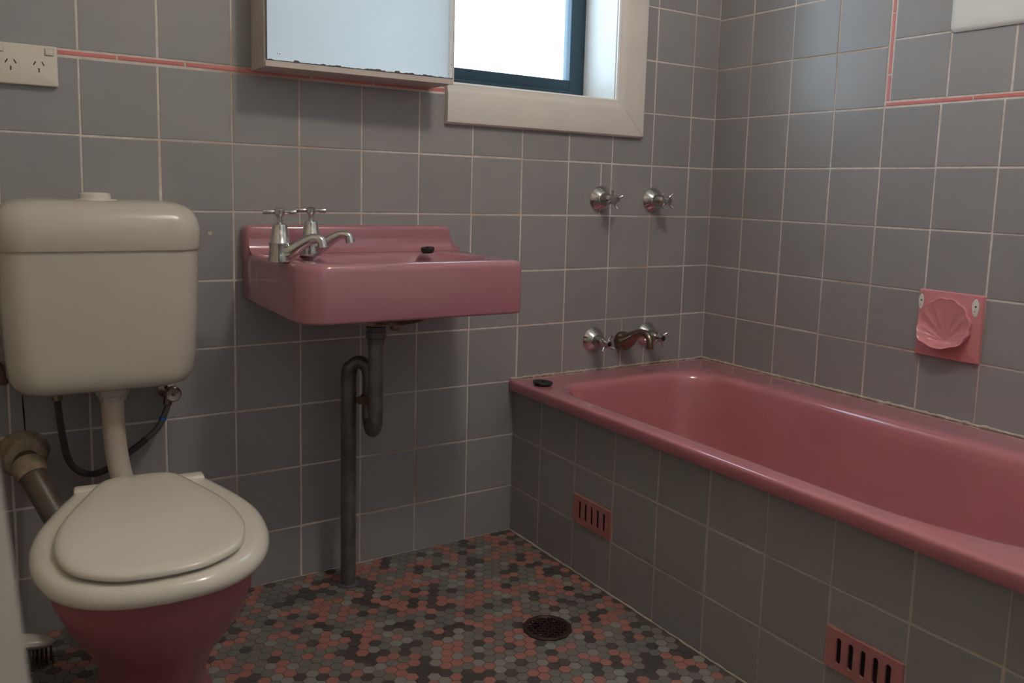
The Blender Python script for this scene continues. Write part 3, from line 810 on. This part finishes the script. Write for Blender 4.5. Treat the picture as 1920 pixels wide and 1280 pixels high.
# ------------------------------------------------------------------ cistern
TCX = -1.780
ci = thing('cistern', 'white plastic toilet cistern with push button hung on the tiled wall', 'cistern', (TCX, 0, .555))
def cp(hw, yf, r, z): return rr(TCX - hw, TCX + hw, yf, -.002, [(.012, .012), (.012, .012), (r, r), (r, r)], z, 8)
bm = bmesh.new()
loft(bm, [cp(.118, -.150, .05, .5515), cp(.136, -.168, .05, .5535), cp(.150, -.182, .05, .560), cp(.159, -.188, .05, .570), cp(.165, -.192, .05, .585),
          cp(.169, -.195, .05, .62), cp(.173, -.197, .05, .70), cp(.1755, -.199, .05, .79), cp(.1755, -.199, .05, .832)])
fin(bm, 'tank', M['white'], ci, angle=60)
bm = bmesh.new()
loft(bm, [cp(.1735, -.197, .05, .8315), cp(.1785, -.203, .052, .8315), cp(.1795, -.204, .052, .834), cp(.1795, -.204, .052, .872), cp(.176, -.200, .052, .892),
          cp(.168, -.192, .05, .907), cp(.156, -.180, .05, .917), cp(.140, -.164, .05, .9230), cp(.11, -.14, .045, .9255)])
fin(bm, 'cistern_lid', M['white'], ci, angle=60)
bm = bmesh.new(); lathe(bm, (-1.785, -.105, .923), (0, 0, 1), [(0, .040), (.004, .039), (.0055, .030)], 28)
lathe(bm, (-1.785, -.105, .927), (0, 0, 1), [(0, .029), (.010, .028), (.0128, .024), (.0135, .010)], 28)
fin(bm, 'flush_button', M['seat'], ci)

# flush pipe
fp = thing('flush_pipe', 'thick white flush pipe with collar between cistern and toilet pan', 'pipe', (-1.765, -.09, .4))
bm = bmesh.new()
path = catmull([(-1.765, -.10, .55), (-1.765, -.10, .50), (-1.763, -.10, .44), (-1.758, -.103, .385), (-1.749, -.115, .335), (-1.742, -.145, .295), (-1.742, -.20, .275), (-1.746, -.29, .27)], 5)
tube(bm, path, .0215, 20); fin(bm, 'pipe', M['pipewhite'], fp)
bm = bmesh.new(); lathe(bm, (-1.765, -.10, .5535), (0, 0, -1), [(0, .033), (.012, .033), (.022, .0315), (.024, .027), (.034, .026)], 12)
fin(bm, 'collar_nut', M['white'], fp, smooth=False)

# water hose and stop valve
wh = thing('water_hose', 'thin braided water hose looping below the cistern to the wall valve', 'hose', (-1.75, -.05, .40))
hp = [(-1.864, -.095, .555), (-1.863, -.09, .52), (-1.857, -.075, .46), (-1.846, -.06, .395), (-1.826, -.05, .363), (-1.797, -.045, .351), (-1.762, -.045, .362),
      (-1.728, -.045, .388), (-1.700, -.045, .408), (-1.672, -.045, .433), (-1.657, -.045, .462), (-1.649, -.045, .485)]
full = catmull(hp, 5)
bm = bmesh.new(); tube(bm, full[:-14], .0068, 12); fin(bm, 'hose', M['hosedark'], wh)
bm = bmesh.new(); tube(bm, full[-15:], .0066, 12); fin(bm, 'braided_end', M['hose'], wh)
bm = bmesh.new(); tube(bm, full[-8:-6], .0078, 12); fin(bm, 'blue_ring', M['blue'], wh)
bm = bmesh.new(); lathe(bm, (-1.864, -.095, .556), (0, -.05, -1), [(0, .013), (.012, .013), (.014, .010), (.028, .009)], 8); fin(bm, 'hose_nut', M['brass'], wh, smooth=False)
bm = bmesh.new(); lathe(bm, (-1.648, -.045, .500), (-.15, 0, -1), [(0, .0095), (.016, .0095), (.018, .0075)], 8); fin(bm, 'hose_nut', M['brass'], wh, smooth=False)
sv = thing('stop_valve', 'small round chrome stop valve on the wall below the cistern', 'valve', (-1.638, 0, .505))
bm = bmesh.new(); lathe(bm, (-1.643, 0, .508), (0, -1, 0), [(.0005, .020), (.003, .019), (.005, .009), (.045, .009)], 18); fin(bm, 'valve_body', M['dullchrome'], sv)
bm = bmesh.new(); lathe(bm, (-1.640, -.045, .508), (0, -1, 0), [(0, .012), (.004, .0165), (.014, .0165), (.016, .014), (.0145, .005)], 20)
fin(bm, 'valve_handle', M['dullchrome'], sv)
bm = bmesh.new(); lathe(bm, (-1.640, -.059, .508), (0, -1, 0), [(0, .0045), (.002, .0035)], 8); fin(bm, 'valve_screw', M['rust'], sv)

# pipe stub at the far left of the cistern
ps = thing('pipe_stub', 'small rusty capped pipe stub on the wall left of the cistern', 'pipe', (-1.953, 0, .575))
bm = bmesh.new(); tube(bm, catmull([(-1.958, -.001, .590), (-1.957, -.022, .590), (-1.954, -.032, .580), (-1.952, -.033, .565)], 4), .0065, 10); fin(bm, 'elbow', M['rust'], ps)
bm = bmesh.new(); lathe(bm, (-1.952, -.033, .568), (0.05, 0, -1), [(0, .007), (.002, .0085), (.010, .0085), (.013, .006)], 8); fin(bm, 'stub_cap', M['rust'], ps, smooth=False)

# soil pipe
so = thing('soil_pipe', 'stained grey soil pipe with crusted wall collar behind the toilet', 'pipe', (-1.92, 0, .4))
bm = bmesh.new()
lathe(bm, (-1.923, 0, .402), (.1, -1, -.12), [(0, .049), (.006, .048), (.012, .042), (.020, .041), (.036, .038), (.040, .033)], 22)
for v in bm.verts: v.co += Vector((random.gauss(0, .0012), 0, random.gauss(0, .0012)))
fin(bm, 'wall_collar', M['collar'], so)
bm = bmesh.new()
path = catmull([(-1.921, -.025, .400), (-1.915, -.055, .383), (-1.900, -.085, .350), (-1.880, -.115, .308), (-1.858, -.155, .262), (-1.838, -.20, .222), (-1.815, -.26, .19), (-1.79, -.34, .175)], 5)
tube(bm, path, .0245, 18); fin(bm, 'bent_pipe', M['waste'], so)
bm = bmesh.new(); p0, p1 = path[3], path[8]; tube(bm, [path[3], path[4], path[6], path[7]], [.026, .0310, .0305, .027], 16); fin(bm, 'socket_ring', M['collar'], so)

# ------------------------------------------------------------------ toilet
PV = Vector((-1.755, -.36, 0)); TR = Matrix.Translation(PV) @ Matrix.Rotation(radians(-4.7), 4, 'Z') @ Matrix.Translation(Vector((0, .36, 0)))
to = thing('toilet', 'pink toilet pan with closed white plastic seat and lid', 'toilet', TR @ Vector((0, -.45, 0)))
def tfin(bm, *a, **k):
    bmesh.ops.transform(bm, matrix=TR, verts=bm.verts)
    return fin(bm, *a, **k)
def oval(cx_, cy_, hw, lf, lb, z, n=40):
    out = []
    for k in range(n):
        a = 2 * pi * k / n; c, s = cos(a), sin(a)
        out.append(Vector((cx_ + hw * c, cy_ + (lf * s if s < 0 else lb * s), z)))
    return out
bm = bmesh.new()
loft(bm, [oval(.010, -.36, .106, .165, .16, 0), oval(.010, -.36, .106, .165, .16, .012), oval(.010, -.36, .096, .158, .16, .03), oval(.012, -.37, .090, .155, .16, .07),
          oval(.013, -.39, .094, .162, .175, .12), oval(.013, -.42, .108, .174, .19, .17), oval(.012, -.46, .127, .194, .20, .22),
          oval(.010, -.50, .142, .212, .20, .27), oval(.006, -.53, .151, .224, .19, .315), oval(.002, -.55, .154, .228, .18, .350), oval(0, -.55, .149, .231, .18, .368),
          oval(0, -.55, .153, .236, .18, .373), oval(0, -.55, .154, .237, .18, .390), oval(0, -.55, .147, .231, .17, .396),
          oval(0, -.56, .11, .19, .13, .396), oval(0, -.56, .09, .15, .11, .33), oval(0, -.55, .05, .08, .06, .22)], cap0=True)
tfin(bm, 'pan', M['pinkpan'], to, angle=60)
bm = bmesh.new(); box(bm, -.105, .105, -.455, -.345, .345, .395, .015, 3); box(bm, -.06, .06, -.42, -.33, .14, .345, .03, 4)
tfin(bm, 'pan_back', M['pinkpan'], to)
def outline(pts, z, ins=0.0, cy_=-.58):
    half = catmull([(x, y, 0) for x, y in pts], 5)
    full = [Vector((-p.x, p.y, 0)) for p in half] + [Vector((p.x, p.y, 0)) for p in reversed(half[1:-1])]
    c = Vector((0, cy_, 0)); out = []
    n = len(full)
    for i, p in enumerate(full):
        t_ = (full[(i + 1) % n] - full[i - 1]).normalized(); nn = Vector((-t_.y, t_.x, 0))
        if nn.dot(c - p) < 0: nn = -nn
        q = p + nn * ins; out.append(Vector((q.x, q.y, z)))
    return out
SP = [(0, -.358), (.090, -.358), (.107, -.361), (.116, -.378), (.145, -.462), (.163, -.530), (.1700, -.595), (.164, -.670), (.142, -.738), (.105, -.785), (.055, -.810), (0, -.817)]
bm = bmesh.new()
loft(bm, [outline(SP, .397, .02), outline(SP, .397, .008), outline(SP, .400, .002), outline(SP, .407, 0), outline(SP, .413, .001), outline(SP, .420, .005), outline(SP, .425, .012), outline(SP, .427, .022), outline(SP, .426, .04)])
tfin(bm, 'toilet_seat', M['seat'], to, angle=50)
LPT = [(0, -.363), (.038, -.366), (.064, -.386), (.093, -.462), (.120, -.545), (.1310, -.620), (.1285, -.685), (.108, -.748), (.066, -.786), (.030, -.797), (0, -.799)]
bm = bmesh.new()
loft(bm, [outline(LPT, .4265, .009), outline(LPT, .431, .0045), outline(LPT, .4330, 0), outline(LPT, .437, 0), outline(LPT, .4405, .003), outline(LPT, .4425, .010), outline(LPT, .4425, .03)])
for v in bm.verts: v.co.x -= .004
tfin(bm, 'toilet_lid', M['seat'], to, angle=50)
for hx in (-.078, .076):
    bm = bmesh.new(); box(bm, hx - .030, hx + .030, -.392, -.360, .420, .4315, .005, 3)
    tfin(bm, 'hinge', M['seat'], to)

# ------------------------------------------------------------------ brush on the floor, door leaf in the left foreground
tb = thing('scrubbing_brush', 'white scrubbing brush with dark bristles on the floor left of the toilet', 'brush', (-1.935, -.10, 0))
bm = bmesh.new()
BC = Vector((-1.948, -.13, .058)); rings = []
for k in range(13):
    u = -1 + 2 * k / 12; r = max(.02, math.sqrt(max(0, 1 - abs(u) ** 2.6)))
    cc = BC + Vector((.062 * u, -.008 * u, -.010 * u))
    rings.append([cc + Vector((0, .024 * r * cos(a), .014 * r * sin(a))) for a in [2 * pi * q / 14 for q in range(14)]])
loft(bm, rings); fin(bm, 'brush_head', M['white'], tb)
bm = bmesh.new()
for ix in range(15):
    for iy in range(4):
        u = -.85 + 1.7 * ix / 14; b = BC + Vector((.062 * u, -.018 + .012 * iy, -.010 * u - .006))
        if abs(u) > .7 and iy in (0, 3): continue
        tube(bm, [b, Vector((b.x * 1.0 + random.gauss(0, .0015), b.y + random.gauss(0, .0015), .0005))], [.0013, .0019], 5)
o = fin(bm, 'bristles', M['bristle'], tb); o['kind'] = 'stuff'

do = structure('door_1', (-2.0, -1.5, 0))
bm = bmesh.new()
ang = radians(0)
box(bm, -2.030, -1.983, YF + .02, -1.50, .01, 2.02, .004, 3)
# the leaf has sagged a little on its hinges, so its free edge leans
for v in bm.verts: v.co.x += (v.co.z - .75) * -.075
fin(bm, 'door_leaf', M['paintbrush'], do)
bm = bmesh.new()
lathe(bm, (-2.055, -1.56, 1.0), (-1, 0, 0), [(0, .025), (.008, .024), (.01, .01), (.04, .010), (.045, .022), (.07, .024), (.08, .012)], 18)
fin(bm, 'door_handle', M['chrome'], do)
